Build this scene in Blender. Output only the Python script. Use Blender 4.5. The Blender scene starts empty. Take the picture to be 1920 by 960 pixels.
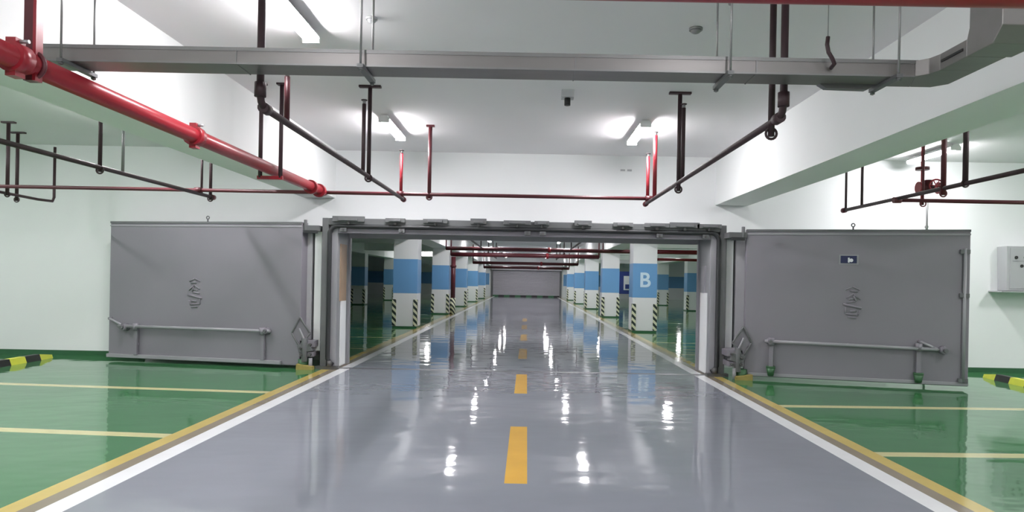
import bpy, bmesh, math, random
from mathutils import Vector, Matrix
random.seed(7)
S = bpy.context.scene
C = S.collection

# ---------------------------------------------------------------- camera
CH = 1.5
FPX = 1250.0
ROLL = 0.019
cam = bpy.data.cameras.new('camera')
cam.sensor_width = 36.0
cam.lens = FPX / 1920 * 36.0
cam.shift_x = -28 / 1920
cam.shift_y = 46 / 1920
cam.clip_end = 300
cam_o = bpy.data.objects.new('camera', cam)
C.objects.link(cam_o)
ca, sa = math.cos(ROLL), math.sin(ROLL)
cam_o.matrix_world = Matrix(((ca, -sa, 0, 0.055), (0, 0, -1, 0), (sa, ca, 0, CH), (0, 0, 0, 1)))
S.camera = cam_o

# ---------------------------------------------------------------- world, exposure
w = bpy.data.worlds.new('world'); S.world = w; w.use_nodes = True
w.node_tree.nodes['Background'].inputs[0].default_value = (0.8, 0.85, 0.9, 1)
w.node_tree.nodes['Background'].inputs[1].default_value = 0.03
S.view_settings.view_transform = 'Standard'
S.view_settings.look = 'None'
S.view_settings.exposure = 0.0
S.view_settings.gamma = 1.0
S.view_settings.use_curve_mapping = False
LAMP = 135.0            # radiance of the tubes

# ---------------------------------------------------------------- materials
def mat(name, col, rough=0.5, metal=0.0, spec=0.5, noise=0.0, nscale=8.0, bump=0.0, bscale=20.0, stretch=None, coat=0.0, emit=None, estr=0.0):
    m = bpy.data.materials.new(name); m.use_nodes = True
    nt = m.node_tree; n = nt.nodes; l = nt.links
    b = n['Principled BSDF']
    b.inputs['Base Color'].default_value = (*col, 1)
    b.inputs['Roughness'].default_value = rough
    b.inputs['Metallic'].default_value = metal
    b.inputs['Specular IOR Level'].default_value = spec
    if coat:
        b.inputs['Coat Weight'].default_value = coat
        b.inputs['Coat Roughness'].default_value = 0.03
    if emit:
        b.inputs['Emission Color'].default_value = (*emit, 1)
        b.inputs['Emission Strength'].default_value = estr
    tc = None
    if noise or bump:
        tc = n.new('ShaderNodeTexCoord')
        src = tc.outputs['Object']
        if stretch:
            mp = n.new('ShaderNodeMapping'); mp.inputs['Scale'].default_value = stretch
            l.new(src, mp.inputs['Vector']); src = mp.outputs['Vector']
    if noise:
        t = n.new('ShaderNodeTexNoise'); t.inputs['Scale'].default_value = nscale
        t.inputs['Detail'].default_value = 5
        l.new(src, t.inputs['Vector'])
        mx = n.new('ShaderNodeMix'); mx.data_type = 'RGBA'
        mx.inputs[6].default_value = (*[c * (1 - noise) for c in col], 1)
        mx.inputs[7].default_value = (*[min(1, c * (1 + noise)) for c in col], 1)
        l.new(t.outputs['Fac'], mx.inputs[0]); l.new(mx.outputs[2], b.inputs['Base Color'])
    if bump:
        t2 = n.new('ShaderNodeTexNoise'); t2.inputs['Scale'].default_value = bscale
        t2.inputs['Detail'].default_value = 2
        l.new(src, t2.inputs['Vector'])
        bp = n.new('ShaderNodeBump'); bp.inputs['Strength'].default_value = 1.0
        bp.inputs['Distance'].default_value = bump
        l.new(t2.outputs['Fac'], bp.inputs['Height']); l.new(bp.outputs['Normal'], b.inputs['Normal'])
    return m

FB = 0.006   # epoxy waviness
EPOXY = dict(rough=0.055, spec=0.6, bump=FB, bscale=1.5, stretch=(1.0, 1.6, 1.0), noise=0.06, nscale=1.2)
M = dict(
    wall=mat('white_wall_paint', (0.84, 0.86, 0.86), 0.75, noise=0.02, nscale=1.5),
    ceil=mat('ceiling_paint', (0.82, 0.81, 0.825), 0.85, noise=0.03, nscale=1.0),
    beam=mat('beam_paint', (0.84, 0.86, 0.85), 0.8, noise=0.02, nscale=1.2),
    grey=mat('grey_epoxy', (0.235, 0.25, 0.285), **EPOXY),
    green=mat('green_epoxy', (0.05, 0.18, 0.07), **EPOXY),
    white_line=mat('white_line_paint', (0.78, 0.79, 0.80), rough=0.12, spec=0.5, bump=0.002, bscale=3, noise=0.08, nscale=3),
    yellow_line=mat('yellow_line_paint', (0.55, 0.42, 0.12), rough=0.12, spec=0.5, bump=0.002, bscale=3, noise=0.12, nscale=3),
    orange_line=mat('orange_dash_paint', (0.66, 0.38, 0.06), rough=0.14, spec=0.4, bump=0.002, bscale=3, noise=0.12, nscale=3),
    stall_line=mat('stall_line_paint', (0.56, 0.52, 0.27), rough=0.14, spec=0.4, bump=0.002, bscale=3, noise=0.08, nscale=3),
    gap_line=mat('bare_brown_strip', (0.25, 0.21, 0.15), rough=0.15, spec=0.5, bump=0.002, bscale=3, noise=0.15, nscale=3),
    sill=mat('steel_sill', (0.16, 0.16, 0.17), 0.35, metal=0.4, noise=0.3, nscale=5),
    steel=mat('grey_door_paint', (0.225, 0.213, 0.243), 0.42, noise=0.05, nscale=2.0, bump=0.0012, bscale=3.0),
    steel_l=mat('light_grey_door_paint', (0.30, 0.30, 0.32), 0.35, noise=0.05, nscale=4.0),
    steel_d=mat('dark_grey_steel', (0.13, 0.135, 0.14), 0.4, noise=0.15, nscale=9.0),
    frame=mat('frame_grey_paint', (0.12, 0.125, 0.127), 0.4, noise=0.08, nscale=6.0),
    reveal=mat('reveal_light_grey', (0.28, 0.29, 0.30), 0.4, noise=0.08, nscale=4.0),
    post=mat('pale_grey_post', (0.5, 0.5, 0.52), 0.4, noise=0.05),
    brown=mat('brown_primer', (0.36, 0.25, 0.16), 0.5, noise=0.15, nscale=6),
    rubber=mat('black_rubber', (0.02, 0.022, 0.024), 0.55, noise=0.1),
    red=mat('red_pipe_paint', (0.27, 0.014, 0.024), 0.33, spec=0.5, noise=0.08, nscale=5),
    dred=mat('dark_red_pipe_paint', (0.085, 0.012, 0.018), 0.45, noise=0.1, nscale=6),
    dpipe=mat('dark_branch_pipe', (0.035, 0.015, 0.019), 0.55, noise=0.15, nscale=6),
    rod=mat('galvanised_rod', (0.28, 0.28, 0.28), 0.4, metal=0.6, noise=0.1),
    tray=mat('galvanised_trunking', (0.22, 0.21, 0.205), 0.38, metal=0.5, noise=0.12, nscale=2.5, bump=0.002, bscale=2.0, stretch=(0.6, 3, 3)),
    tray_edge=mat('trunking_lid_edge', (0.22, 0.22, 0.22), 0.4, metal=0.5, noise=0.1),
    blue=mat('blue_band_paint', (0.15, 0.35, 0.62), 0.4, noise=0.05, nscale=2),
    pillar=mat('pillar_white_paint', (0.80, 0.82, 0.82), 0.5, noise=0.03, nscale=2),
    yelblk=None,
    letter=mat('pale_letter_paint', (0.62, 0.80, 0.92), 0.5, noise=0.02),
    casing=mat('lamp_casing', (0.85, 0.85, 0.85), 0.4, noise=0.01),
    tube=mat('lamp_tube', (1, 1, 1), 0.5, emit=(1.0, 0.97, 1.0), estr=LAMP),
    box=mat('cabinet_grey_plastic', (0.42, 0.43, 0.44), 0.45, noise=0.03),
    plate=mat('navy_label', (0.015, 0.02, 0.08), 0.4, noise=0.05),
    platew=mat('label_white_mark', (0.8, 0.82, 0.85), 0.4, noise=0.02),
    yellow=mat('yellow_rubber', (0.66, 0.68, 0.06), 0.45, noise=0.1, nscale=10),
    black=mat('black_plastic', (0.015, 0.015, 0.015), 0.5, noise=0.1),
    shutter=mat('grey_shutter', (0.45, 0.44, 0.47), 0.45, noise=0.05),
    skirt=mat('dark_green_skirting', (0.03, 0.12, 0.05), 0.4, noise=0.1),
    signblue=mat('blue_sign_face', (0.03, 0.05, 0.22), 0.4, noise=0.05),
    hardware=mat('hinge_grease_steel', (0.10, 0.10, 0.10), 0.4, metal=0.3, noise=0.3, nscale=15),
    ochre=mat('ochre_rubber_wedge', (0.32, 0.25, 0.07), 0.6, noise=0.2, nscale=12),
    wheelgreen=mat('green_grease_foot', (0.04, 0.12, 0.05), 0.5, noise=0.2, nscale=12),
)
def stripes():
    m = bpy.data.materials.new('hazard_diagonal_stripes'); m.use_nodes = True
    n = m.node_tree.nodes; l = m.node_tree.links; b = n['Principled BSDF']
    b.inputs['Roughness'].default_value = 0.5
    tc = n.new('ShaderNodeTexCoord'); sp = n.new('ShaderNodeSeparateXYZ'); l.new(tc.outputs['Object'], sp.inputs[0])
    a = n.new('ShaderNodeMath'); a.operation = 'ADD'; l.new(sp.outputs['X'], a.inputs[0]); l.new(sp.outputs['Y'], a.inputs[1])
    c = n.new('ShaderNodeMath'); c.operation = 'ADD'; l.new(a.outputs[0], c.inputs[0]); l.new(sp.outputs['Z'], c.inputs[1])
    d = n.new('ShaderNodeMath'); d.operation = 'MULTIPLY'; d.inputs[1].default_value = 5.2; l.new(c.outputs[0], d.inputs[0])
    e = n.new('ShaderNodeMath'); e.operation = 'FRACT'; l.new(d.outputs[0], e.inputs[0])
    g = n.new('ShaderNodeMath'); g.operation = 'GREATER_THAN'; g.inputs[1].default_value = 0.5; l.new(e.outputs[0], g.inputs[0])
    mx = n.new('ShaderNodeMix'); mx.data_type = 'RGBA'
    mx.inputs[6].default_value = (0.70, 0.72, 0.52, 1); mx.inputs[7].default_value = (0.02, 0.035, 0.03, 1)
    l.new(g.outputs[0], mx.inputs[0]); l.new(mx.outputs[2], b.inputs['Base Color'])
    return m
M['stripe'] = stripes()

# ---------------------------------------------------------------- mesh builder
class MB:
    def __init__(s): s.bm = bmesh.new(); s.mats = []
    def mi(s, m):
        if m not in s.mats: s.mats.append(m)
        return s.mats.index(m)
    def face(s, pts, m):
        f = s.bm.faces.new([s.bm.verts.new(p) for p in pts]); f.material_index = s.mi(m); return f
    def prism(s, prof, ext, m, base=(0, 0, 0)):
        # prof: list of 3d points (closed polygon); ext: vector
        base = Vector(base); e = Vector(ext)
        a = [s.bm.verts.new(base + Vector(p)) for p in prof]; b = [s.bm.verts.new(base + Vector(p) + e) for p in prof]
        k = s.mi(m); n = len(prof)
        fs = [s.bm.faces.new(a), s.bm.faces.new(list(reversed(b)))]
        for i in range(n):
            fs.append(s.bm.faces.new((a[i], b[i], b[(i + 1) % n], a[(i + 1) % n])))
        for f in fs: f.material_index = k
        return s
    def box(s, x0, x1, y0, y1, z0, z1, m):
        return s.prism([(x0, y0, z0), (x0, y1, z0), (x1, y1, z0), (x1, y0, z0)], (0, 0, z1 - z0), m)
    def cyl(s, p0, p1, r, m, seg=12, r1=None):
        p0 = Vector(p0); p1 = Vector(p1); d = (p1 - p0); r1 = r if r1 is None else r1
        if d.length < 1e-6: return s
        z = d.normalized(); x = z.orthogonal().normalized(); y = z.cross(x); k = s.mi(m)
        A = []; B = []
        for i in range(seg):
            t = 2 * math.pi * i / seg; v = x * math.cos(t) + y * math.sin(t)
            A.append(s.bm.verts.new(p0 + v * r)); B.append(s.bm.verts.new(p1 + v * r1))
        for i in range(seg):
            f = s.bm.faces.new((A[i], A[(i + 1) % seg], B[(i + 1) % seg], B[i])); f.smooth = True; f.material_index = k
        f = s.bm.faces.new(list(reversed(A))); f.material_index = k
        f = s.bm.faces.new(B); f.material_index = k
        return s
    def tube(s, pts, r, m, seg=10):
        pts = [Vector(p) for p in pts]; k = s.mi(m); rings = []
        x = None
        for i, p in enumerate(pts):
            a = pts[max(0, i - 1)]; b = pts[min(len(pts) - 1, i + 1)]; z = (b - a).normalized()
            if x is None: x = z.orthogonal().normalized()
            x = (x - z * x.dot(z)).normalized(); y = z.cross(x)
            rings.append([s.bm.verts.new(p + (x * math.cos(2 * math.pi * j / seg) + y * math.sin(2 * math.pi * j / seg)) * r) for j in range(seg)])
        for i in range(len(rings) - 1):
            for j in range(seg):
                f = s.bm.faces.new((rings[i][j], rings[i][(j + 1) % seg], rings[i + 1][(j + 1) % seg], rings[i + 1][j])); f.smooth = True; f.material_index = k
        for rr in (list(reversed(rings[0])), rings[-1]):
            f = s.bm.faces.new(rr); f.material_index = k
        return s
    def torus(s, c, axis, R, r, m, seg=20):
        z = Vector(axis).normalized(); x = z.orthogonal().normalized(); y = z.cross(x); k = s.mi(m); c = Vector(c)
        rings = []
        for i in range(seg):
            t = 2 * math.pi * i / seg; d = x * math.cos(t) + y * math.sin(t)
            rings.append([s.bm.verts.new(c + d * (R + r * math.cos(2 * math.pi * j / 8)) + z * r * math.sin(2 * math.pi * j / 8)) for j in range(8)])
        for i in range(seg):
            for j in range(8):
                a = rings[i]; b = rings[(i + 1) % seg]
                f = s.bm.faces.new((a[j], b[j], b[(j + 1) % 8], a[(j + 1) % 8])); f.smooth = True; f.material_index = k
        return s
    def dome(s, c, axis, r, h, m, seg=14, n=5):
        z = Vector(axis).normalized(); x = z.orthogonal().normalized(); y = z.cross(x); c = Vector(c); k = s.mi(m); rings = []
        for i in range(n):
            a = math.pi / 2 * i / n
            rings.append([s.bm.verts.new(c + z * h * math.sin(a) + (x * math.cos(2 * math.pi * j / seg) + y * math.sin(2 * math.pi * j / seg)) * r * math.cos(a)) for j in range(seg)])
        top = s.bm.verts.new(c + z * h)
        for i in range(n - 1):
            for j in range(seg):
                f = s.bm.faces.new((rings[i][j], rings[i][(j + 1) % seg], rings[i + 1][(j + 1) % seg], rings[i + 1][j])); f.smooth = True; f.material_index = k
        for j in range(seg):
            f = s.bm.faces.new((rings[-1][j], rings[-1][(j + 1) % seg], top)); f.smooth = True; f.material_index = k
        f = s.bm.faces.new(list(reversed(rings[0]))); f.material_index = k
        return s
    def build(s, name, parent=None, local=False, bevel=0.0, origin=None, up=False):
        me = bpy.data.meshes.new(name)
        bmesh.ops.recalc_face_normals(s.bm, faces=s.bm.faces)
        if up:
            for f in s.bm.faces:
                if abs(f.calc_center_median().z) < 1e-5 and f.normal.z < 0: f.normal_flip()
        s.bm.to_mesh(me); s.bm.free()
        for m in s.mats: me.materials.append(m)
        o = bpy.data.objects.new(name, me); C.objects.link(o)
        if parent is not None:
            if not local:
                loc = Vector(parent.location)
                if parent.parent: loc = loc + parent.parent.location
                me.transform(Matrix.Translation(-loc))
            o.parent = parent
        elif origin is not None:
            me.transform(Matrix.Translation(-Vector(origin))); o.location = origin
        if bevel:
            bv = o.modifiers.new('bevel', 'BEVEL'); bv.width = bevel; bv.segments = 2; bv.limit_method = 'ANGLE'
        return o

def tag(o, label, cat, group=None, kind=None):
    o['label'] = label; o['category'] = cat
    if group: o['group'] = group
    if kind: o['kind'] = kind
    return o
def thing(name, label, cat, loc=(0, 0, 0), group=None):
    o = bpy.data.objects.new(name, None); C.objects.link(o); o.location = loc; o.empty_display_size = 0.2
    return tag(o, label, cat, group)
def struct(o): o['kind'] = 'structure'; return o
def copy_tree(o, parent=None):
    c = o.copy(); C.objects.link(c)
    if parent is not None: c.parent = parent
    for ch in o.children: copy_tree(ch, c)
    return c

# ================================================================ SETTING
WY = 12.0        # face of the dividing wall
WT = 0.3
CZ = 3.78        # ceiling of the near hall
CB = 3.6         # ceiling of the far hall
ENDY = 61.2
BX = 18.0

# ---- floor: one surface, colours by painted area
def floor_mesh():
    mb = MB()
    # lane breaks (x, material) from centre outwards
    xs_c = [0, 0.085, 2.82, 2.985, 3.10, 3.24]
    ys = [-6.0, 1.0, 2.92, 4.92, 6.84, 8.84, 10.65, 10.92, 11.06, 12.76, 14.6, 16.6, 18.5, 20.5, 22.4, 24.4, 26.3, 61.5]
    dash = {1, 3, 5, 9, 11, 13, 15}
    for j in range(len(ys) - 1):
        y0, y1 = ys[j], ys[j + 1]
        for sgn in (-1, 1):
            for i in range(len(xs_c) - 1):
                a, b = xs_c[i] * sgn, xs_c[i + 1] * sgn
                mt = [M['orange_line'] if j in dash else M['grey'], M['grey'], M['white_line'], M['gap_line'], M['yellow_line']][i]
                if j == 7 and i < 4: mt = M['sill']
                mb.face([(a, y0, 0), (b, y0, 0), (b, y1, 0), (a, y1, 0)], mt)
    # parking bays
    for sgn, k, lines in ((-1, 0.075, [1.35, 3.8, 6.12, 8.52]), (1, 0.03, [1.25, 3.6, 5.94, 8.24])):
        br = [-6.0]
        for l_ in lines: br += [l_ - .03, l_ + 0.125]
        br += [WY + .15]
        xo = [3.24, 8.7, 13.2]
        for j in range(len(br) - 1):
            for i in range(2):
                def Y(v, x): return v if v in (-6.0, WY + .15) else v + k * (x - 3.24)
                pts = [(sgn * xo[i], Y(br[j], xo[i]), 0), (sgn * xo[i + 1], Y(br[j], xo[i + 1]), 0), (sgn * xo[i + 1], Y(br[j + 1], xo[i + 1]), 0), (sgn * xo[i], Y(br[j + 1], xo[i]), 0)]
                mb.face(pts, M['stall_line'] if (j % 2 == 1 and i == 0) else M['green'])
        # far hall bays
        br = [WY + .15]; y = 14.0
        while y < 60: br += [y, y + 0.1]; y += 2.73
        br.append(61.5)
        xo = [3.24, 8.7, BX]
        for j in range(len(br) - 1):
            for i in range(2):
                mb.face([(sgn * xo[i], br[j], 0), (sgn * xo[i + 1], br[j], 0), (sgn * xo[i + 1], br[j + 1], 0), (sgn * xo[i], br[j + 1], 0)],
                        M['stall_line'] if (j % 2 == 1 and i == 0) else M['green'])
    mb.box(-BX, BX, -6.2, 61.5, -.25, -.02, M['gap_line'])
    o = mb.build('floor', up=True)
    return struct(o)
floor_mesh()

# ---- near hall shell
def sbox(name, args, m):
    mb = MB()
    for a in args: mb.box(*a, m)
    return struct(mb.build(name))
sbox('ceiling', [(-13.2, 13.2, -6, WY + .15, CZ, CZ + .15)], M['ceil'])
sbox('wall_left', [(-13.4, -13.2, -6, WY + .15, 0, CZ)], M['wall'])
sbox('wall_right', [(13.2, 13.4, -6, WY + .15, 0, CZ)], M['wall'])
sbox('wall_behind_camera', [(-13.4, 13.4, -6.2, -6, 0, CZ)], M['wall'])
sbox('wall_front', [(-13.4, -3.25, WY, WY + WT, 0, CZ), (3.25, 13.4, WY, WY + WT, 0, CZ), (-3.25, 3.25, WY, WY + WT, 2.35, CZ)], M['wall'])
sbox('trim_1', [(-13.2, -6.8, WY - .015, WY, 0, 0.09)], M['skirt'])
sbox('trim_2', [(6.9, 13.2, WY - .015, WY, 0, 0.09)], M['skirt'])
# longitudinal beams either side of the lane
sbox('beam_left', [(-4.0, -3.42, -6, WY, 2.92, CZ)], M['beam'])
sbox('beam_right', [(3.42, 4.0, -6, WY, 2.92, CZ)], M['beam'])
# ---- far hall shell
sbox('ceiling', [(-BX, BX, WY + WT, ENDY + .3, CB, CB + .15)], M['ceil'])
sbox('wall_far_left', [(-BX - .2, -BX, WY + WT, ENDY + .3, 0, CB)], M['wall'])
sbox('wall_far_right', [(BX, BX + .2, WY + WT, ENDY + .3, 0, CB)], M['wall'])
sbox('wall_far_front', [(-BX - .2, -13.4, WY, WY + WT, 0, CB), (13.4, BX + .2, WY, WY + WT, 0, CB)], M['wall'])
sbox('wall_far_back', [(-BX, -3.1, ENDY, ENDY + .3, 0, CB), (3.1, BX, ENDY, ENDY + .3, 0, CB), (-3.1, 3.1, ENDY, ENDY + .3, 2.5, CB)], M['wall'])
for nm, x0, x1 in (('beam_far_left', -3.98, -3.26), ('beam_far_right', 3.26, 3.98)):
    sbox(nm, [(x0, x1, WY + WT, ENDY, 2.82, CB)], M['beam'])
crossb = MB()
for k in range(5):
    y = 20.1 + k * 8.2
    crossb.box(-9.5, -3.98, y + .1, y + .6, 3.0, CB, M['beam']); crossb.box(3.98, 9.5, y + .1, y + .6, 3.0, CB, M['beam'])
struct(crossb.build('beam_cross'))
for sx in (-1, 1):
    bm_ = MB(); bm_.box(sx * 9.2 - .3, sx * 9.2 + .3, WY + WT, ENDY, 2.82, CB, M['beam'])
    struct(bm_.build('beam_outer_left' if sx < 0 else 'beam_outer_right'))

# blue band painted along far side walls
for sx, nm in ((-1, 'trim_3'), (1, 'trim_4')):
    x = sx * BX
    sbox(nm, [(min(x, x - sx * .01), max(x, x - sx * .01), WY + WT, ENDY, 1.05, 2.1)], M['blue'])
mb = MB()
mb.box(-BX, -3.4, ENDY - .01, ENDY, 1.05, 2.1, M['blue']); mb.box(3.4, BX, ENDY - .01, ENDY, 1.05, 2.1, M['blue'])
struct(mb.build('trim_5'))

# ---- roller shutter at the far end
t = thing('roller_shutter', 'closed grey roller shutter filling the far end of the lane', 'shutter', (0, ENDY, 0))
mb = MB()
n = 30
for i in range(n):
    z0 = 0.12 + i * (2.3 / n)
    mb.prism([(-3.05, ENDY - .02, z0), (-3.05, ENDY - .055, z0 + .03), (-3.05, ENDY - .02, z0 + 2.3 / n - .006)], (6.1, 0, 0), M['shutter'])
mb.box(-3.05, 3.05, ENDY - .02, ENDY + .0, .12, 2.42, M['shutter'])
mb.build('curtain', t)
for sx in (-1, 1):
    mb = MB(); mb.box(sx * 3.14 - .09, sx * 3.14 + .09, ENDY - .1, ENDY, 0, 2.5, M['steel_d']); mb.build('guide_rail', t)
mb = MB(); mb.box(-3.23, 3.23, ENDY - .35, ENDY, 2.42, 2.85, M['shutter']); mb.build('housing', t, bevel=.02)
mb = MB()
for i in range(12):
    mb.box(-3.05 + i * .508, -3.05 + (i + 1) * .508, ENDY - .09, ENDY - .02, 0, .14, M['black'] if i % 2 else M['skirt'])
mb.build('bottom_bar', t)

# ================================================================ PORTAL FRAME
t = thing('blast_door_frame', 'grey steel doorway frame with black rubber seal around the opening between the two open leaves', 'door frame', (0, 10.9, 0))
FX, FO, FZ, FT = 3.05, 3.295, 2.25, 2.46
mb = MB()
for sx in (-1, 1):
    x0, x1 = sorted((sx * FX, sx * FO)); mb.box(x0, x1, 10.95, 11.65, 0, FT, M['reveal']); x0, x1 = sorted((sx * 3.25, sx * FO)); mb.box(x0, x1, 11.65, WY, 0, FT, M['reveal'])
mb.box(-FX, FX, 10.95, 11.65, FZ + .02, FT, M['reveal']); mb.box(-3.25, 3.25, 11.65, WY, 2.35, FT, M['reveal'])
mb.build('frame_body', t)
mb = MB()   # front fascia
for sx in (-1, 1):
    x0, x1 = sorted((sx * 3.19, sx * FO)); mb.box(x0, x1, 10.86, 10.95, 0, FT, M['frame'])
mb.box(-3.19, 3.19, 10.86, 10.95, 2.345, FT, M['frame'])
mb.build('fascia', t, bevel=.008)
mb = MB()   # inner stop plate with rounded feel
for sx in (-1, 1):
    x0, x1 = sorted((sx * FX, sx * 3.15)); mb.box(x0, x1, 10.9, 10.95, 0, 2.32, M['steel_l'])
mb.box(-FX, FX, 10.9, 10.95, FZ - .03, 2.32, M['steel'])
mb.build('stop_plate', t, bevel=.005)
# seal: rounded rectangle
pts = []
def arc(cx, cz, r, a0, a1, n=7):
    return [(cx + r * math.cos(math.radians(a0 + (a1 - a0) * i / n)), 10.862, cz + r * math.sin(math.radians(a0 + (a1 - a0) * i / n))) for i in range(n + 1)]
path = [(-3.08, 10.862, 0.07), (-3.12, 10.862, .09)] + [(-3.17, 10.862, .16)] + arc(-3.17 + .13, 2.33 - .13, .13, 180, 90) + arc(3.17 - .13, 2.33 - .13, .13, 90, 0) + [(3.17, 10.862, .16), (3.12, 10.862, .09), (3.08, 10.862, .07)]
mb = MB(); mb.tube(path, 0.036, M['rubber'], 8); mb.build('rubber_seal', t)
# locking keepers along the head
kx = [-2.86, -2.1, -1.45, -0.75, -0.12, 0.28, 0.95, 1.6, 2.15, 2.6, 3.0]
for i, x in enumerate(kx):
    mb = MB()
    wd = [.26, .16, .2, .13, .22, .12, .14, .16, .2, .24, .2][i]
    mb.box(x - wd, x + wd, 10.81, 10.86, 2.40, 2.47 + (.02 if i % 3 == 0 else .0), M['frame'])
    mb.box(x - wd * .6, x + wd * .6, 10.77, 10.81, 2.415, 2.45, M['steel_d'])
    mb.cyl((x, 10.83, 2.36), (x, 10.83, 2.41), .025, M['hardware'])
    mb.build('lock_keeper', t, bevel=.004)
for i, x in enumerate([-2.95, -2.0, .05, .3, 2.2, 2.95]):
    mb = MB(); mb.box(x - .05, x + .05, 10.84, 10.9, 2.24, 2.30, M['steel_d']); mb.cyl((x, 10.84, 2.27), (x, 10.82, 2.27), .02, M['hardware']); mb.build('stop_block', t)
# reveal panels (inside faces)
mb = MB(); mb.box(-3.06, -3.035, 11.05, 11.42, 1.1, 2.05, M['brown']); mb.build('brown_panel', t)['label'] = 'brown unpainted upper strip'
mb = MB(); mb.box(-3.06, -3.035, 11.12, 11.42, 0.02, 1.1, M['wall']); mb.build('white_panel', t)['label'] = 'white lower strip'
mb = MB(); mb.box(3.035, 3.06, 11.05, 11.45, 0.02, 1.35, M['wall']); mb.build('white_panel', t)['label'] = 'white lower strip'
mb = MB(); mb.box(3.02, 3.06, 11.15, 11.35, 1.35, 1.8, M['steel_l']); mb.build('bracket_plate', t)
for sx in (-1, 1):
    mb = MB(); mb.box(min(sx * 3.05, sx * 3.02), max(sx * 3.05, sx * 3.02), 11.58, 11.66, 0, FZ, M['steel_l']); mb.build('rear_angle', t)
    mb = MB(); mb.box(min(sx * 3.0, sx * 3.34), max(sx * 3.0, sx * 3.34), 10.78, 10.9, 0, .05, M['hardware']); mb.cyl((sx * 3.12, 10.8, .05), (sx * 3.12, 10.8, .14), .04, M['hardware']); mb.build('sill_bolt', t)
mb = MB(); mb.box(-3.05, 3.05, 11.6, 11.65, 2.18, 2.28, M['steel_l']); mb.build('rear_head_angle', t)

# ================================================================ DOOR LEAVES
def emblem(mb, cx, cz, sx, m):
    # raised, weathered emblem: small glyph above a peaked figure with crossbars
    def st(a, b, r=.011):
        mb.cyl((cx + sx * a[0], -.006, cz + a[1]), (cx + sx * b[0], -.006, cz + b[1]), r, m, 6)
    st((-.10, .25), (0, .30)); st((0, .30), (.10, .25)); st((-.03, .235), (.07, .225), .014)
    st((-.09, .12), (.01, .19)); st((.01, .19), (.11, .10)); st((.02, .16), (.05, .08), .014); st((-.05, .10), (.02, .12))
    st((-.13, .0 + .03 * sx), (.13, .0 - .03 * sx), .018); st((-.09, .05), (.04, .07))
    st((-.09, -.02), (-.10, -.12)); st((-.10, -.12), (.08, -.14)); st((.08, -.14), (.11, -.06)); st((-.03, -.08), (.06, -.075), .014)
    st((-.06, -.17), (.06, -.18))

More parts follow.
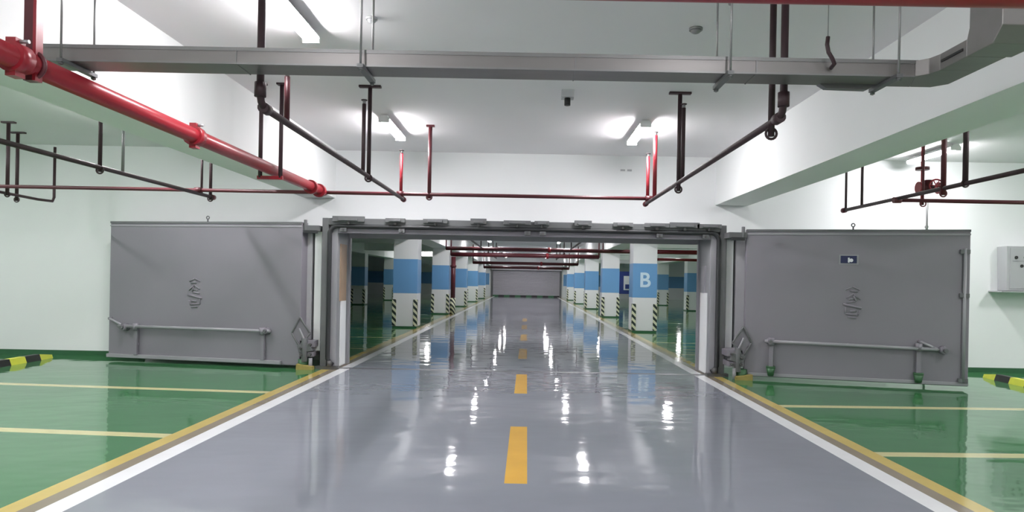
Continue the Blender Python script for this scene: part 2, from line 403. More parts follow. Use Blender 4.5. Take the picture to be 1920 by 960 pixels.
def door_leaf(sgn, L, loc, ang, label):
    # local frame: hinge at x=0, leaf runs to x = sgn*L, front faces -Y
    H0, H1, T = .05, 2.38, .2
    t = thing('blast_door_leaf', label, 'door leaf', loc)
    t.rotation_euler = (0, 0, ang)
    X = lambda a, b: tuple(sorted((sgn * a, sgn * b)))
    mb = MB(); mb.box(*X(0, L), 0, T, H0, H1, M['steel']); mb.build('panel', t, True, bevel=.01)
    mb = MB()
    mb.box(*X(0, L), -.012, .0, H1 - .035, H1, M['steel_d'])
    mb.box(*X(0, L), -.010, .0, H1 - .085, H1 - .06, M['steel_l'])
    mb.build('top_rim', t, True)
    # locking bar
    if sgn > 0:
        zb, b0, b1, s0, s1 = .62, .095 * L, .86 * L, .125 * L, .785 * L
    else:
        zb, b0, b1, s0, s1 = .60, .14 * L, .93 * L, .18 * L, .84 * L
    mb = MB(); mb.cyl((sgn * b0, -.07, zb), (sgn * b1, -.07, zb - (.03 if sgn > 0 else 0)), .026, M['steel_l'], 10)
    for a in (b0 + .04, (b0 + b1) / 2, b1 - .04): mb.cyl((sgn * a, -.07, zb - .01), (sgn * a, 0, zb - .01), .02, M['steel'], 8)
    mb.build('locking_bar', t, True)
    for k, s_ in enumerate((s0, s1)):
        mb = MB()
        mb.box(*X(s_ - .03, s_ + .03), -.06, -.02, .12, zb, M['steel'])
        mb.cyl((sgn * s_, -.05, zb + .05), (sgn * s_, -.05, zb - .06), .05, M['steel'], 12)
        mb.cyl((sgn * s_, -.04, .3), (sgn * s_, 0, .3), .03, M['steel'], 8)
        mb.cyl((sgn * s_, -.04, .16), (sgn * s_, 0, .16), .03, M['steel'], 8)
        st = mb.build('locking_rod', t, True)
        if sgn > 0:
            mb = MB(); mb.cyl((sgn * s_, -.05, .08), (sgn * s_, -.05, .20), .045, M['wheelgreen'], 10, r1=.07); mb.cyl((sgn * s_, -.05, .2), (sgn * s_, -.05, .23), .07, M['wheelgreen'], 10)
            f = mb.build('rod_foot', t, True); f['label'] = 'green stained rod foot'
    if sgn > 0:
        knob, d0, d1 = .89, (.79, .70), (.87, .58)
    else:
        knob, d0, d1 = .90, (.985, .72), (.92, .62)
    mb = MB()
    mb.cyl((sgn * knob * L, 0, .58), (sgn * knob * L, -.11, .58), .065, M['steel'], 14, r1=.05)
    mb.cyl((sgn * knob * L, -.11, .58), (sgn * knob * L, -.16, .58), .03, M['steel_d'], 10)
    mb.cyl((sgn * d0[0] * L, -.05, d0[1]), (sgn * d1[0] * L, -.05, d1[1]), .02, M['steel_l'], 8)
    mb.cyl((sgn * d0[0] * L, 0, d0[1]), (sgn * d0[0] * L, -.06, d0[1]), .025, M['steel'], 8)
    mb.build('lever_hub', t, True)
    k0 = .12 if sgn > 0 else .16
    mb = MB(); mb.cyl((sgn * k0 * L, 0, zb), (sgn * k0 * L, -.10, zb), .055, M['steel'], 12, r1=.04); mb.cyl((sgn * k0 * L, -.1, zb), (sgn * k0 * L, -.13, zb), .025, M['steel_d'], 10)
    mb.build('pivot_hub', t, True)
    mb = MB(); emblem(mb, sgn * (.54 if sgn < 0 else .495) * L, 1.13 if sgn < 0 else 1.2, sgn, M['steel'])
    mb.build('raised_emblem', t, True)
    if sgn < 0:
        mb = MB(); mb.box(*X(.09 * L, L), -.05, 0, .06, .12, M['steel_l']); mb.build('bottom_rail', t, True, bevel=.006)
    else:
        mb = MB(); mb.box(*X(.02 * L, L), -.02, 0, .06, .11, M['steel_l']); mb.build('bottom_rail', t, True, bevel=.006)
        mb = MB(); mb.cyl((.975 * L, -.03, .12), (.975 * L, -.03, 2.1), .022, M['steel_l'], 10)
        for z in (.14, 1.4, 2.05): mb.box(.955 * L, .995 * L, -.045, 0, z - .03, z + .03, M['steel_d'])
        mb.build('edge_rod', t, True)
        mb = MB(); mb.box(.475 * L - .14, .475 * L + .14, -.006, 0, 1.84, 1.99, M['steel_l']); mb.box(.475 * L - .115, .475 * L + .115, -.010, -.006, 1.86, 1.975, M['plate'])
        lb = mb.build('label_plate', t, True); lb['label'] = 'small navy blue label plate'
        mb = MB(); x0 = .475 * L
        mb.box(x0 - .012, x0 + .012, -.013, -.010, 1.87, 1.945, M['platew']); mb.cyl((x0 + .035, -.010, 1.905), (x0 + .035, -.0135, 1.905), .028, M['platew'], 12)
        mb.build('label_mark', lb, True)
    mb = MB(); xl = sgn * L * .5; mb.cyl((xl, T * .5, H1), (xl, T * .5, H1 + .05), .012, M['steel_d'], 8); mb.torus((xl, T * .5, H1 + .075), (0, 1, 0), .025, .009, M['steel_d'], 12); mb.build('lifting_eye', t, True)
    return t
PI = math.pi
LHX, LHY, LEX, LEY = -3.60, 10.80, -7.09, 11.42
RHX, RHY, REX, REY = 3.53, 10.60, 6.62, 9.88
door_leaf(-1, math.hypot(LEX - LHX, LEY - LHY), (LHX, LHY, 0), math.atan2(-(LEY - LHY), -(LEX - LHX)), 'grey steel blast door leaf standing open left of the doorway, without any blue label')
door_leaf(1, math.hypot(REX - RHX, REY - RHY), (RHX, RHY, 0), math.atan2(REY - RHY, REX - RHX), 'grey steel blast door leaf standing open right of the doorway, with a small navy label')

# hinges between frame and leaves
for sx, nm in ((-1, 'left'), (1, 'right')):
    hy = 10.84 if sx < 0 else 10.60
    hx = LHX if sx < 0 else RHX
    fx = sx * 3.33
    def X(a, b): return tuple(sorted((a, b)))
    t = thing('hinge_post', f'light grey vertical hinge post between the doorway frame and the {nm} door leaf', 'hinge', (sx * 3.45, 11.1, 0), 'hinge posts')
    mb = MB(); mb.box(*X(sx * 3.31, sx * 3.66), 11.06, 11.2, .3, 2.24, M['steel_d']); mb.build('post', t, bevel=.006)
    mb = MB(); mb.box(*X(sx * 3.49, sx * 3.64), 10.98, 11.06, .3, 2.24, M['post']); mb.build('pale_strip', t, bevel=.006)['label'] = 'pale grey strip'
    mb = MB(); mb.box(*X(sx * 3.33, sx * 3.445), 10.97, 11.06, .28, 2.24, M['wall']); mb.build('lit_wall_strip', t, bevel=.006)['label'] = 'white strip standing in for the lit wall behind'  # white strip mimics the lit wall seen through the gap
    mb = MB()   # top bracket
    mb.box(*X(sx * 3.33, sx * 3.62), hy - .02, 11.1, 2.24, 2.33, M['frame']); mb.box(*X(sx * 3.36, sx * 3.58), hy - .04, hy, 2.2, 2.25, M['rubber'])
    mb.cyl((sx * 3.56, hy, 2.2), (sx * 3.56, hy, 2.42), .028, M['steel_d'], 10)
    o_ = mb.build('top_hinge', t, bevel=.005)
    if sx > 0: o_.location.x = -.08
    mb = MB()   # bottom bearing
    hb = hy - .06
    mb.prism([(sx * 3.44, hb, .58), (sx * 3.60, hb, .82), (sx * 3.72, hb, .58), (sx * 3.60, hb, .38)], (0, .06, 0), M['steel'])
    dp = [(sx * 3.43, hb - .01, .58), (sx * 3.60, hb - .01, .84), (sx * 3.73, hb - .01, .58), (sx * 3.60, hb - .01, .37)]
    for q in range(4): mb.cyl(dp[q], dp[(q + 1) % 4], .016, M['steel_d'], 8)
    mb.box(*X(sx * 3.36, sx * 3.6), hb, 11.1, .36, .46, M['steel'])
    mb.prism([(sx * 3.38, hb - .03, .3), (sx * 3.44, hb - .03, .42), (sx * 3.64, hb - .03, .38), (sx * 3.60, hb - .03, .26)], (0, .14, 0), M['steel_d'])
    mb.box(*X(sx * 3.38, sx * 3.62), hb, 11.08, .2, .28, M['steel'])
    mb.cyl((sx * 3.52, hb, .12), (sx * 3.52, hb, .5), .05, M['steel_d'], 12)
    mb.cyl((sx * 3.52, hb - .03, .48), (sx * 3.6, hb - .03, .66), .018, M['steel_l'], 8)
    for a, z in ((3.42, .24), (3.56, .24), (3.42, .4), (3.57, .34)):
        mb.cyl((sx * a, hb - .07, z), (sx * a, hb, z), .022, M['hardware'], 8)
    o_ = mb.build('bottom_hinge', t, bevel=.004)
    if sx > 0: o_.location.x = -.11
    mb = MB(); mb.cyl((sx * 3.55, hb + .05, 0), (sx * 3.55, hb + .05, .16), .085, M['wheelgreen'], 14); mb.cyl((sx * 3.42, hb, .0), (sx * 3.42, hb, .18), .03, M['steel_l'], 10)
    o_ = mb.build('bearing_foot', t)
    if sx > 0: o_.location.x = -.06
    mb = MB(); mb.prism([(sx * 3.36, hb - .1, 0), (sx * 3.36, hb - .1, .05), (sx * 3.62, hb - .1, .09), (sx * 3.62, hb - .1, 0)], (0, .12, 0), M['ochre'])
    mb.build('wedge', t)

# ================================================================ PIPES
PZ = 2.75
def flange(mb, p, ax, r, m, w=.05):
    p = Vector(p); ax = Vector(ax).normalized(); mb.cyl(p - ax * w, p + ax * w, r, m, 16)
# big red main along the left beam
t = thing('fire_main_pipe', 'thick red fire main running along the lane under the left beam', 'pipe', (-3.0, 4, 2.76))
R = .068
mb = MB(); mb.tube([(-3.0, 3.02, 2.76), (-3.0, 6, 2.76), (-3.0, 9.82, 2.76)], R, M['red'], 20); mb.build('pipe', t)
for y in (3.95, 6.08): 
    mb = MB(); flange(mb, (-3.0, y, 2.76), (0, 1, 0), R + .022, M['red'], .05); mb.box(-3.03, -2.97, y - .04, y + .04, 2.76 - R - .045, 2.76 - R - .01, M['red']); mb.box(-3.03, -2.97, y - .04, y + .04, 2.76 + R + .01, 2.76 + R + .045, M['red'])
    mb.cyl((-3.0, y, 2.76 + R + .03), (-2.92, y, 2.76 + R + .03), .012, M['rod'], 8)
    mb.build('coupling', t)
for y in (9.35, 9.72):
    mb = MB(); flange(mb, (-3.0, y, 2.755), (0, 1, 0), R + .03, M['red'], .035); mb.build('flange', t)
    for k in range(6):
        a = k * PI / 3; mb2 = None
mb = MB(); mb.dome((-3.0, 9.80, 2.76), (0, 1, 0), R, .06, M['red']); mb.cyl((-3.0, 9.6, 2.76), (-2.98, 9.9, PZ), .05, M['red'], 14); mb.build('end_tee', t)

# near cross main
t = thing('cross_main_pipe', 'thick red pipe crossing overhead along the very top edge of the view', 'pipe', (0, 2.95, 2.83))
mb = MB(); mb.tube([(-3.0, 2.95, 2.825), (2, 2.95, 2.825), (9, 2.95, 2.825)], .075, M['red'], 20); mb.build('pipe', t)
for x in (-2.3, -1.2, 3.6):
    mb = MB(); flange(mb, (x, 2.95, 2.825), (1, 0, 0), .097, M['red'], .05); mb.build('coupling', t)

# far cross pipe
t = thing('cross_sprinkler_pipe', 'thin dark red pipe spanning the hall in front of the white wall above the doorway', 'pipe', (0, 9.9, PZ))
mb = MB(); mb.tube([(-8.0, 9.9, PZ), (0, 9.9, PZ), (1.84, 9.9, PZ)], .027, M['dred'], 12)
mb.build('pipe', t)
for x in (-4.85, -3.0, -1.85, 1.84, -8.0):
    mb = MB(); flange(mb, (x, 9.9, PZ), (1, 0, 0), .042, M['dred'], .05); mb.build('fitting', t)
mb = MB(); mb.tube([(-8, 9.9, PZ), (-8.0, 10.0, PZ - .05), (-8.0, 10.95, PZ - .07), (-7.94, 11.2, PZ - .07), (-7.95, 11.25, PZ + .0), (-7.95, 11.25, 3.6)], .022, M['dpipe'], 10); mb.build('end_loop', t)
t = thing('cross_sprinkler_pipe', 'thin dark red pipe running right above the labelled door leaf towards the right wall', 'pipe', (9, 9.0, 2.66))
mb = MB(); mb.tube([(5.03, 9.0, 2.68), (9, 9.0, 2.68), (13.2, 9.0, 2.68)], .027, M['dred'], 12); mb.build('pipe', t)
for x in (5.03, 9.0):
    mb = MB(); flange(mb, (x, 9.0, 2.68), (1, 0, 0), .042, M['dred'], .05); mb.build('fitting', t)

def branch(label, x, y0, y1, z, riser0, r=.026, drops=()):
    t = thing('branch_pipe', label, 'pipe', (x, y0, z))
    mb = MB()
    pts = [(x, y0 + .06, z), (x, (y0 + y1) / 2, z), (x, y1, z)]
    if riser0:
        pts = [(x, y0, CZ), (x, y0, z + .08), (x, y0 + .02, z + .03), (x, y0 + .07, z)] + pts[1:]
    mb.tube(pts, r, M['dpipe'], 12); mb.build('pipe', t)
    mb = MB(); flange(mb, (x, y1, z), (0, 1, 0), r + .014, M['dred'], .04); mb.build('end_cap', t)
    if riser0:
        mb = MB(); mb.cyl((x, y0, z + .06), (x, y0, z + .16), r + .014, M['dpipe'], 12); mb.cyl((x, y0 + .05, z), (x, y0 + .14, z), r + .014, M['dpipe'], 12); mb.build('elbow', t)
    for y, rr, top, m in drops:     # upright sprinkler risers belonging to the branch
        mb = MB(); mb.cyl((x, y, z), (x, y, top - .06), rr, M[m], 10)
        mb.cyl((x, y, top - .06), (x, y, top - .02), rr * .8, M['rod'], 8); mb.cyl((x, y, top - .02), (x, y, top - .012), .035, M['dpipe'], 12)
        mb.build('sprinkler_riser', t)
    return t
BZ = 2.70
branch('dark branch pipe over the left lane half, coming down beside the nearest lamp', -1.85, 4.70, 10.15, BZ, True, drops=[(5.22, .022, 3.12, 'dred'), (7.65, .022, 3.55, 'dpipe'), (9.95, .024, 3.42, 'red')])
branch('dark branch pipe over the right half of the lane, rising beside the steel trunking', 1.84, 4.70, 10.15, BZ, True, drops=[(7.75, .024, 3.60, 'dpipe'), (10.0, .026, 3.45, 'red'), (9.45, .03, 3.65, 'red')])
branch('dark branch pipe over the left parking bays, beyond the left beam', -4.85, 3.6, 10.35, BZ, False, drops=[(8.05, .018, 3.6, 'rod'), (10.0, .018, 3.6, 'dpipe'), (6.0, .02, 3.6, 'dpipe')])
branch('dark branch pipe over the right parking bays, beyond the right beam', 5.03, 3.6, 10.5, BZ, False, drops=[(10.45, .018, 3.6, 'dpipe'), (9.95, .02, 3.6, 'dpipe'), (5.5, .02, 3.6, 'dpipe')])

# hangers: rod + ceiling plate + clamp
def hanger(label, x, y, zbot, r=.018, m='dpipe', plate=.09, clampr=.04, top=CZ):
    t = thing('pipe_hanger', label, 'pipe hanger', (x, y, zbot), 'pipe hangers')
    mb = MB(); mb.cyl((x, y, zbot), (x, y, top), r, M[m], 10); mb.build('rod', t)
    mb = MB(); mb.box(x - plate, x + plate, y - .03, y + .03, top - .025, top, M[m]); mb.build('ceiling_plate', t)
    mb = MB(); mb.torus((x, y, zbot + .02), (0, 1, 0), clampr, .01, M[m], 16); mb.build('clamp', t)
    return t
hanger('dark hanger on the left lane branch pipe, the one with a wide T-shaped ceiling plate', -1.85, 7.92, BZ - .04, .024, 'dpipe', .13)
hanger('dark hanger with a wide ceiling plate on the right lane branch pipe', 1.84, 7.95, BZ - .10, .026, 'dpipe', .13)
hanger('dark hanger reaching just below the near bend of the right lane branch pipe', 1.84, 4.93, BZ - .10, .024, 'dpipe', .07)
hanger('red hanger holding the cross pipe, just right of the far left lamp', -1.42, 9.9, PZ - .06, .028, 'dred', .06)
hanger('dark hanger on the branch pipe over the left bays, nearest of them', -4.85, 7.62, BZ - .05, .022, 'dpipe')
hanger('dark hanger at the far end of the branch pipe over the left bays', -4.85, 10.28, BZ - .05, .024, 'dpipe')
hanger('dark hanger on the right bay branch pipe, farthest to the right', 5.03, 7.6, BZ - .02, .03, 'dpipe')
hanger('reddish hanger on the right bay branch pipe, beside the red valve', 5.03, 8.0, BZ - .08, .03, 'dred')
hanger('thin hanger dropping to the right cross pipe, just left of the red valve', 5.38, 9.0, 2.62, .014, 'dred')
hanger('dark T-topped hanger at the left end of the cross pipe, the taller of the pair', -7.92, 10.2, PZ - .1, .026, 'dpipe', .1)
hanger('dark T-topped hanger at the left end of the cross pipe, the shorter of the pair', -8.35, 10.95, PZ - .1, .026, 'dpipe', .12)

# channel hangers of the big main
t = thing('channel_hanger', 'broad dark red channel hanger holding the thick fire main at upper left, nearest the camera', 'pipe hanger', (-3.0, 4.08, 2.7))
mb = MB(); mb.box(-3.03, -2.975, 4.05, 4.11, 2.66, CZ, M['dred']); mb.box(-2.975, -2.955, 4.05, 4.11, 2.66, CZ, M['red']); mb.build('channel', t)
mb = MB(); mb.box(-3.1, -2.9, 4.1, 4.3, CZ - .012, CZ, M['dred']); mb.build('ceiling_plate', t)
mb = MB(); mb.torus((-3.0, 4.08, 2.76), (0, 1, 0), .08, .014, M['dred'], 20); mb.build('clamp', t)
t = thing('trapeze_hanger', 'dark two-rod hanger with a cross bar carrying the thick red main halfway to the doorway', 'pipe hanger', (-3.0, 7.9, 2.7))
for dx in (-.13, .11):
    mb = MB(); mb.cyl((-3.0 + dx, 7.9, 2.66), (-3.0 + dx, 7.9, CZ), .024, M['dpipe'], 10); mb.build('rod', t)
    mb = MB(); mb.box(-3.0 + dx - .055, -3.0 + dx + .055, 7.86, 7.94, CZ - .02, CZ, M['dpipe']); mb.build('ceiling_plate', t)
mb = MB(); mb.box(-3.16, -2.86, 7.88, 7.92, 2.64, 2.68, M['red']); mb.build('cross_bar', t)

# ================================================================ CABLE TRUNKING
t = thing('cable_trunking', 'galvanised steel trunking crossing the lane overhead and turning up at the right', 'cable trunking', (0, 4.5, 2.9))
TX = 2.90; Y0, Y1, Z0, Z1 = 4.42, 4.65, 2.90, 3.005
mb = MB()
mb.prism([(-3.42, Y0, Z0), (-3.42, Y1, Z0), (2.70, Y1, Z0), (2.60, Y0, Z0)], (0, 0, Z1 - Z0), M['tray'])
mb.build('straight_run', t, bevel=.004)
mb = MB()   # mitred corner
mb.prism([(2.60, Y0, Z0), (2.70, Y1, Z0), (2.84, Y1, Z0), (2.92, Y1 - .08, Z0), (2.92, 4.28, Z0), (2.68, 4.28, Z0), (2.66, 4.36, Z0)], (0, 0, Z1 - Z0), M['tray']); mb.build('corner_bend', t, bevel=.004)
mb = MB(); mb.box(2.68, 2.92, 4.02, 4.28, Z0, Z1, M['tray']); mb.build('short_run', t, bevel=.004)
mb = MB(); mb.prism([(2.68, 4.02, Z0), (2.68, 4.02, Z1), (2.68, 4.0, Z1 + .06), (2.68, 3.99, CZ), (2.68, 3.72, CZ), (2.68, 3.72, Z0 + .08), (2.68, 3.80, Z0)], (.27, 0, 0), M['tray']); mb.build('vertical_run', t, bevel=.004)
mb = MB(); mb.box(-3.42, 2.62, Y0 - .004, Y0, Z1 - .02, Z1 + .004, M['tray_edge']); mb.box(-3.42, 2.60, Y0 - .004, Y0 + .012, Z0 - .003, Z0 + .01, M['tray_edge'])
mb.box(2.672, 2.68, 4.05, 4.26, Z0 + .045, Z0 + .06, M['black']); mb.build('lid_edge', t)
for x in (-1.9, .35, 1.55):
    mb = MB(); mb.box(x - .004, x + .004, Y0 - .006, Y1, Z0 - .004, Z1 + .003, M['tray_edge']); mb.build('joint_strip', t)
mb = MB(); mb.prism([(2.05, Y1 - .04, Z0), (2.1, Y1 - .04, Z0 - .03), (2.38, Y1 - .04, Z0 - .035), (2.45, Y1 - .04, Z0)], (0, .05, 0), M['tray_edge']); mb.build('sagging_lid', t)

def trhanger(label, x, brace=False, m='rod', br=True):
    t = thing('trunking_hanger', label, 'trunking hanger', (x, 4.53, Z0 - .03), 'trunking hangers')
    for y in (4.36, 4.69):
        mb = MB(); mb.cyl((x, y, Z0 - .05), (x, y, CZ), .0075, M[m], 8); mb.build('rod', t)
        mb = MB(); mb.cyl((x, y, Z0 - .045), (x, y, Z0 - .03), .016, M['steel_d'], 6); mb.build('nut', t)
    mb = MB(); mb.box(x - .02, x + .02, 4.345, 4.705, Z0 - .03, Z0 - .005, M['steel_d']); mb.build('cross_bar', t)
    if brace:
        mb = MB(); mb.cyl((x + .0, 4.40, 3.35), (x + .32, 4.75, 3.78), .012, M['rod'], 8); mb.build('brace', t)
trhanger('thin two-rod trunking hanger left of the lane centre, below the ceiling mark', -1.06)
trhanger('thin two-rod trunking hanger with a diagonal brace, right of the lane centre', 1.36, True)
trhanger('thin two-rod trunking hanger at the right, just before the trunking turns', 2.46)
trhanger('thin pale two-rod trunking hanger at the left end beside the beam', -3.02)

# flexible conduit hanging from ceiling to trunking
t = thing('flexible_conduit', 'short dark curved flexible conduit dangling from the ceiling to the trunking at right', 'conduit', (2.1, 4.55, 3.0))
mb = MB(); mb.tube([(1.98, 4.33, 3.12), (1.975, 4.33, 3.07), (1.985, 4.33, 3.02), (2.01, 4.33, 2.98), (2.03, 4.34, 2.95), (2.035, 4.40, 2.94)], .013, M['dpipe'], 10); mb.build('hose', t)
mb = MB(); mb.cyl((1.98, 4.33, 3.12), (1.98, 4.33, CZ), .003, M['rod'], 6); mb.cyl((1.98, 4.33, CZ - .03), (1.98, 4.33, CZ), .03, M['casing'], 10); mb.build('hanging_wire', t)

# ================================================================ LAMPS
def lamp_proto():
    t = thing('ceiling_lamp', '', 'lamp', (0, 0, 0))
    mb = MB(); mb.prism([(-.045, -.62, .0), (-.08, -.62, -.045), (.08, -.62, -.045), (.045, -.62, 0)], (0, 1.24, 0), M['casing'])  # fixture built wider to take in the glow around the tube
    mb.box(-.03, .03, -.5, -.44, 0, .03, M['casing']); mb.box(-.03, .03, .44, .5, 0, .03, M['casing']); mb.build('casing', t, True)
    mb = MB(); mb.prism([(-.072, -.60, -.046), (-.06, -.60, -.075), (-.025, -.6, -.09), (.025, -.60, -.09), (.06, -.6, -.075), (.072, -.60, -.046)], (0, 1.2, 0), M['tube']); mb.build('tube', t, True)
    for sy in (-1, 1):
        mb = MB(); mb.box(-.076, .076, sy * .61 - .012, sy * .61 + .012, -.095, -.044, M['casing']); mb.build('end_cap', t, True)
    return t
proto = None
def lamp(label, x, y, z, rz=0, group='fluorescent ceiling lamps'):
    global proto
    if proto is None: proto = lamp_proto(); o = proto
    else: o = copy_tree(proto)
    o.location = (x, y, z - .03); o.rotation_euler = (0, 0, rz); o['label'] = label; o['category'] = 'lamp'; o['group'] = group
    return o
LZ = CZ
lamp('glowing white tube lamp at upper left, cut by the top edge of the view', -1.98, 5.55, LZ)
lamp('glowing tube lamp over the left half of the lane, in front of the doorway wall', -1.97, 9.85, LZ)
lamp('glowing tube lamp over the right half of the lane, in front of the doorway wall', 1.66, 9.85, LZ)
lamp('glowing tube lamp over the right bays, partly hidden by the right beam', 6.7, 11.0, LZ, .0)
for x, y in ((-5.5, 9.3), (-9.6, 9.0), (-9.6, 4.5), (9.8, 9.0), (9.8, 4.5), (-2.9, -1), (-1.9, 1.4), (1.8, 1.4), (1.8, -2.5), (-6.6, 2.5), (6.8, 2.5), (6.8, 6.5), (-6.6, 5.8), (-2.0, -2.5)):  # all unseen; the outermost bay lamps are added to brighten the walls
    lamp('tube lamp out of sight behind a beam or past the view edge', x, y, LZ)
ords = ['first', 'second', 'third', 'fourth', 'fifth']
for k in range(5):
    y = 18.2 + 8.2 * k
    lamp(f'glowing tube lamp beyond the doorway over the lane, left side, {ords[k]} from the doorway', -1.95, y, CB)
    lamp(f'glowing tube lamp beyond the doorway over the lane, right side, {ords[k]} from the doorway', 1.7, y, CB)
for k in range(5):
    y = 17.4 + 8.2 * k
    lamp(f'glowing tube lamp over the right bays beyond the doorway, {ords[k]} from the doorway', 5.6, y, CB)
for x in (-1.8, 1.7): lamp('added tube lamp brightening the far shutter', x, 57.5, CB)  # extra pair added to lift the dim far end
for y in (22, 38, 54): lamp('glowing tube lamp over the outer right bays beyond the doorway', 12.5, y, CB)
lamp('glowing tube lamp over the left bays far beyond the doorway', -6.5, 44, CB)

# small ceiling fittings
def ceiling_box(name, label, cat, x, y, z, r, h, m, square=False):
    mb = MB()
    if square: mb.box(x - r, x + r, y - r, y + r, z - h * .5, z, M[m]); mb.cyl((x, y, z - h * .5), (x, y, z - h), r * .5, M['black'], 10)
    else: mb.cyl((x, y, z - h * .4), (x, y, z), r, M[m], 16); mb.dome((x, y, z - h * .4), (0, 0, -1), r * .8, h * .6, M[m])
    return tag(mb.build(name, origin=(x, y, z)), label, cat)
ceiling_box('junction_box', 'small square grey box with a dark centre on the ceiling above the lane', 'junction box', .5, 8.0, CZ, .075, .17, 'box', True)
ceiling_box('smoke_detector', 'small round detector on the ceiling behind the trunking, right of the lane centre', 'smoke detector', 1.52, 5.95, CZ, .06, .05, 'rod')
ceiling_box('smoke_detector', 'small faint disc for a ceiling smudge behind the trunking, left of the lane centre', 'smoke detector', -1.35, 5.85, CZ, .05, .05, 'box')  # disc put in for a smudge on the ceiling
mb = MB()
for dx in (-.06, .06): mb.box(1.8 + dx - .04, 1.8 + dx + .04, WY - .03, WY, 3.50, 3.53, M['box'])
mb.box(1.70, 1.90, WY - .012, WY, 3.49, 3.545, M['wall'])
tag(mb.build('wall_bracket', origin=(1.8, WY, 3.5)), 'tiny double grey bracket high on the white wall right of the lane', 'bracket')

# ================================================================ WALL EQUIPMENT RIGHT
t = thing('wall_cabinet', 'pale grey wall cabinet with dark indicators at the right edge of the view', 'electrical cabinet', (8.95, WY, 1.5))
mb = MB(); mb.prism([(8.52, WY, 1.48), (8.52, WY - .25, 1.48), (8.50, WY - .25, 2.27), (8.50, WY, 2.27)], (.95, 0, 0), M['box']); mb.build('body', t, bevel=.01)
mb = MB(); mb.box(8.56, 9.40, WY - .262, WY - .25, 1.52, 2.24, M['box']); d = mb.build('door', t, bevel=.005)
for x, z, r in ((8.66, 2.07, .028), (8.82, 2.07, .028), (8.98, 2.07, .028), (8.76, 1.92, .028)):
    mb = MB(); mb.cyl((x, WY - .262, z), (x, WY - .275, z), r, M['black'], 12); mb.build('indicator', d)
mb = MB(); mb.box(8.60, 9.36, WY - .266, WY - .262, 2.0, 2.012, M['steel_l']); mb.build('label_strip', d)
mb = MB(); mb.box(8.36, 9.62, WY - .34, WY, 1.455, 1.475, M['box']); tag(mb.build('wall_shelf', origin=(9, WY, 1.46)), 'thin pale shelf fixed on the wall under the grey cabinet', 'shelf')
mb = MB(); mb.tube([(7.22, WY - .02, 2.36), (7.22, WY - .02, 2.9), (7.22, WY - .02, 3.1)], .018, M['rod'], 10); mb.cyl((7.22, WY - .02, 0.1), (7.22, WY - .02, 2.4), .018, M['rod'], 10)
mb.cyl((7.22, WY - .03, 2.6), (7.22, WY, 2.6), .03, M['rod'], 8)
tag(mb.build('wall_conduit', origin=(7.22, WY, .1)), 'thin grey vertical conduit on the white wall above the right door leaf', 'conduit')
# red valve
t = thing('control_valve', 'red valve with a round handwheel hanging under the ceiling of the right bays', 'valve', (6.0, 9.6, 2.9))
vx, vy = 5.78, 9.5
mb = MB(); mb.cyl((vx - .12, vy, 2.68), (vx - .12, vy, CZ), .02, M['red'], 12); mb.cyl((vx - .12, vy, 3.18), (vx - .12, vy, 3.22), .09, M['dred'], 14); mb.build('drop_pipe', t)
mb = MB(); mb.cyl((vx - .16, vy, 2.93), (vx + .16, vy, 2.93), .045, M['dred'], 14); mb.cyl((vx - .18, vy, 2.93), (vx - .15, vy, 2.93), .085, M['red'], 14); mb.cyl((vx + .10, vy, 2.93), (vx + .13, vy, 2.93), .085, M['red'], 14)
mb.cyl((vx - .03, vy, 2.86), (vx - .03, vy, 3.04), .055, M['dred'], 14); mb.build('valve_body', t)
mb = MB(); mb.torus((vx + .02, vy - .1, 2.95), (0.3, 1, 0), .085, .012, M['red'], 20)
for k in range(3):
    a = k * PI / 3; mb.cyl((vx + .02 - .08 * math.cos(a), vy - .1, 2.95 - .08 * math.sin(a)), (vx + .02 + .08 * math.cos(a), vy - .1, 2.95 + .08 * math.sin(a)), .008, M['red'], 6)
mb.cyl((vx + .02, vy - .1, 2.95), (vx, vy, 2.95), .012, M['rod'], 8); mb.build('handwheel', t)

# ================================================================ WHEEL STOPS
def wheel_stop(label, x, y0, dx, L=1.75):
    t = thing('wheel_stop', label, 'wheel stop', (x, y0, 0), 'rubber wheel stops')
    n = 5
    for k in range(n):
        a, b = y0 + L * k / n, y0 + L * (k + 1) / n
        mb = MB()
        e0 = .0 if k else .05; 
        def P(y, s): return [(x - .08 * s + dx * (y - y0), y, 0), (x - .045 * s + dx * (y - y0), y, .1 * s), (x + .045 * s + dx * (y - y0), y, .1 * s), (x + .08 * s + dx * (y - y0), y, 0)]
        s0 = .55 if k == 0 else 1; s1 = .55 if k == n - 1 else 1
        pa = [mb.bm.verts.new(p) for p in P(a, s0)]; pb = [mb.bm.verts.new(p) for p in P(b, s1)]
        ki = mb.mi(M['yellow'] if k % 2 == 0 else M['black'])
        for i in range(4): mb.bm.faces.new((pa[i], pa[(i + 1) % 4], pb[(i + 1) % 4], pb[i]))
        mb.bm.faces.new(pa); mb.bm.faces.new(list(reversed(pb)))
        mb.build('yellow_block' if k % 2 == 0 else 'black_block', t)
    return t
wheel_stop('yellow and black rubber wheel stop on the green floor at the far left wall', -8.12, 9.85, -.05)
wheel_stop('yellow and black rubber wheel stop on the green floor at the right edge', 7.8, 9.6, .05)

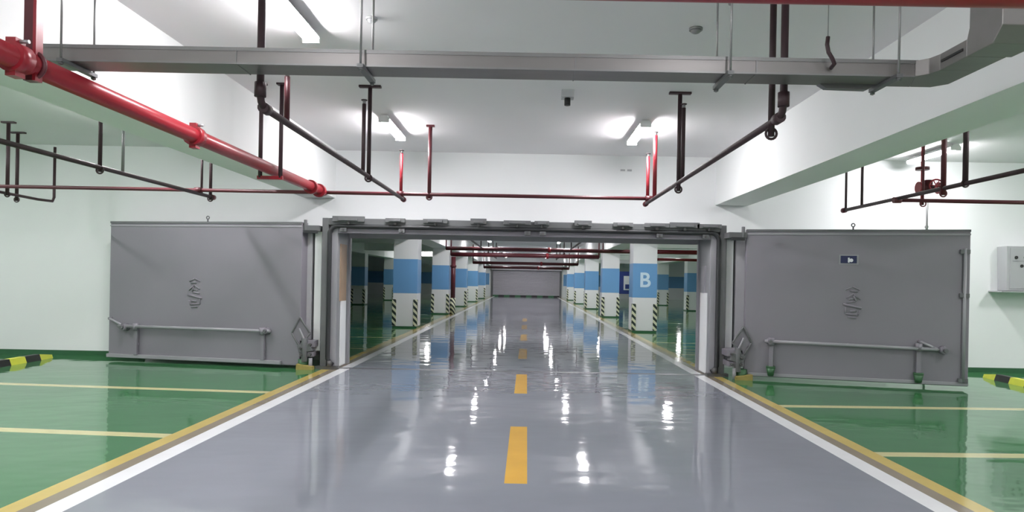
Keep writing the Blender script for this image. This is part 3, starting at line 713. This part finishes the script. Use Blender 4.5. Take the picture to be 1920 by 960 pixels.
# ================================================================ PILLARS (far hall)
def pillar_proto(w):
    t = thing('pillar', '', 'pillar', (0, 0, 0)); h = w / 2
    mb = MB(); mb.box(-h, h, -h, h, 0, 2.82, M['pillar']); mb.build('shaft', t, True)
    mb = MB(); e = h + .004
    mb.box(-e, e, -e, e, 1.05, 2.08, M['blue']); mb.build('blue_band', t, True)
    mb = MB(); mb.box(-h - .008, h + .008, -h - .008, h + .008, 0, .05, M['skirt']); mb.build('skirting', t, True)
    for sx in (-1, 1):
        for sy in (-1,):
            mb = MB(); x0, x1 = sorted((sx * (h + .02), sx * (h - .1))); mb.box(x0, x1, -h - .02, -h, .06, .86, M['stripe'])
            x0, x1 = sorted((sx * (h + .02), sx * h)); mb.box(x0, x1, -h, -h + .1, .06, .86, M['stripe'])
            mb.build('corner_guard', t, True)
    return t
PP = None
def pillar(label, x, y, grp):
    global PP
    if PP is None: PP = pillar_proto(.72); o = PP
    else: o = copy_tree(PP)
    o.location = (x, y, 0); o['label'] = label; o['group'] = grp; o['category'] = 'pillar'
    return o
near = ['nearest the doorway', 'second from the doorway', 'third from the doorway', 'fourth from the doorway', 'fifth from the doorway']
for k in range(5):
    y = 20.5 + 8.2 * k
    pillar(f'blue-banded white pillar along the left lane edge, {near[k]}', -3.62, y, 'pillars beside the far lane')
    extra = ', bearing the letter B' if k == 0 else ''
    p = pillar(f'blue-banded white pillar along the right lane edge, {near[k]}{extra}', 3.62, y, 'pillars beside the far lane')
    if k == 0:
        cu = bpy.data.curves.new('letter', 'FONT'); cu.body = 'B'; cu.size = .62; cu.extrude = .004; cu.align_x = 'CENTER'; cu.align_y = 'CENTER'; cu.offset = .012
        lo = bpy.data.objects.new('tmp', cu); C.objects.link(lo)
        dg = bpy.context.evaluated_depsgraph_get(); me = bpy.data.meshes.new_from_object(lo.evaluated_get(dg)); bpy.data.objects.remove(lo)
        me.materials.clear(); me.materials.append(M['letter'])
        me.transform(Matrix.Translation((0, -.37, 1.56)) @ Matrix.Rotation(PI / 2, 4, 'X'))
        L_ = bpy.data.objects.new('letter', me); C.objects.link(L_); L_.parent = p; L_['label'] = 'pale blue letter B'
    for sx, nm in ((-1, 'left'), (1, 'right')):
        pillar(f'blue-banded white pillar in the outer {nm} row beyond the bays, {near[k]}', sx * 9.2, y, 'outer pillars beyond the bays')

# red downpipe on second left pillar
t = thing('riser_pipe', 'dark red vertical pipe beside the second left pillar', 'pipe', (-3.1, 28.3, .6))
mb = MB(); mb.cyl((-3.09, 28.4, .7), (-3.09, 28.4, 2.46), .1, M['dred'], 14); mb.cyl((-3.09, 28.4, 0), (-3.09, 28.4, .7), .12, M['stripe'], 14); mb.build('pipe', t)
mb = MB(); mb.cyl((-3.09, 28.4, 2.0), (-3.09, 28.4, 2.1), .13, M['dred'], 14); mb.build('coupling', t)

# cross pipes in the far hall
for i, (y, z, x0, x1, r, lab) in enumerate(((26.0, 2.70, -3.12, 12, .075, 'nearest'), (28.4, 2.56, -3.2, 3.1, .09, 'second nearest'), (40, 2.52, -3.2, 3.1, .09, 'third nearest'), (50, 2.45, -3.2, 3.2, .1, 'farthest'))):
    t = thing('overhead_cross_pipe', f'red pipe crossing over the far lane beyond the doorway, {lab} of the four', 'pipe', (0, y, z), 'red cross pipes beyond the doorway')
    mb = MB(); mb.tube([(x0, y, z), (0, y, z), (x1, y, z)], r, M['dred'], 12); mb.build('pipe', t)
    for x in (x0, x1 if x1 < 5 else 3.0):
        mb = MB(); mb.cyl((x, y, z - .04), (x, y, CB), r * .35, M['dred'], 10); mb.build('drop', t)
    mb = MB(); flange(mb, (.9, y, z), (1, 0, 0), r + .03, M['red'], .06); mb.build('coupling', t)
for sx, nm in ((-1, 'left'), (1, 'right')):
    for y0, y1, w_ in ((13, 25.5, 'near'), (29.5, 38, 'far')):
        t = thing('far_branch_pipe', f'dark branch pipe on the {nm} of the far lane ceiling, {w_} one', 'pipe', (sx * 1.7, y0, 2.72))
        mb = MB(); mb.tube([(sx * 1.7, y0, 2.72), (sx * 1.7, (y0 + y1) / 2, 2.72), (sx * 1.7, y1, 2.72)], .03, M['dpipe'], 10); mb.build('pipe', t)
        for y in (y0 + .5, (y0 + y1) / 2, y1 - .4):
            mb = MB(); mb.cyl((sx * 1.7, y, 2.68), (sx * 1.7, y, CB), .022, M['dpipe'], 8); mb.build('hanger_rod', t)
t = thing('red_side_pipe', 'red pipe over the right bays beyond the doorway', 'pipe', (6, 19, 2.6))
mb = MB(); mb.tube([(4.2, 23, 2.58), (6, 23, 2.58), (8.3, 23, 2.58)], .07, M['red'], 12); mb.tube([(4.2, 24, 2.35), (6, 24, 2.35), (8.3, 24, 2.35)], .05, M['red'], 12); mb.build('pipe', t)
for x in (4.4, 8.1):
    mb = MB(); mb.cyl((x, 23, 2.55), (x, 23, CB), .02, M['dpipe'], 8); mb.cyl((x, 24, 2.32), (x, 24, CB), .02, M['dpipe'], 8); mb.build('drop', t)

# navy sign boards far right
mb = MB(); mb.box(6.5, 9.0, 52.0, 52.1, .6, 2.35, M['signblue']); mb.box(7.0, 7.05, 52.04, 52.08, 0, .6, M['rod']); mb.box(8.45, 8.5, 52.04, 52.08, 0, .6, M['rod'])
mb.box(7.6, 8.15, 51.97, 52.0, .9, 2.0, M['platew']); mb.box(7.72, 8.03, 51.95, 51.97, 1.0, 1.35, M['signblue'])
tag(mb.build('notice_board', origin=(7.7, 52, 0)), 'dark blue notice board with pale panels between the second and nearest right pillars', 'notice board')
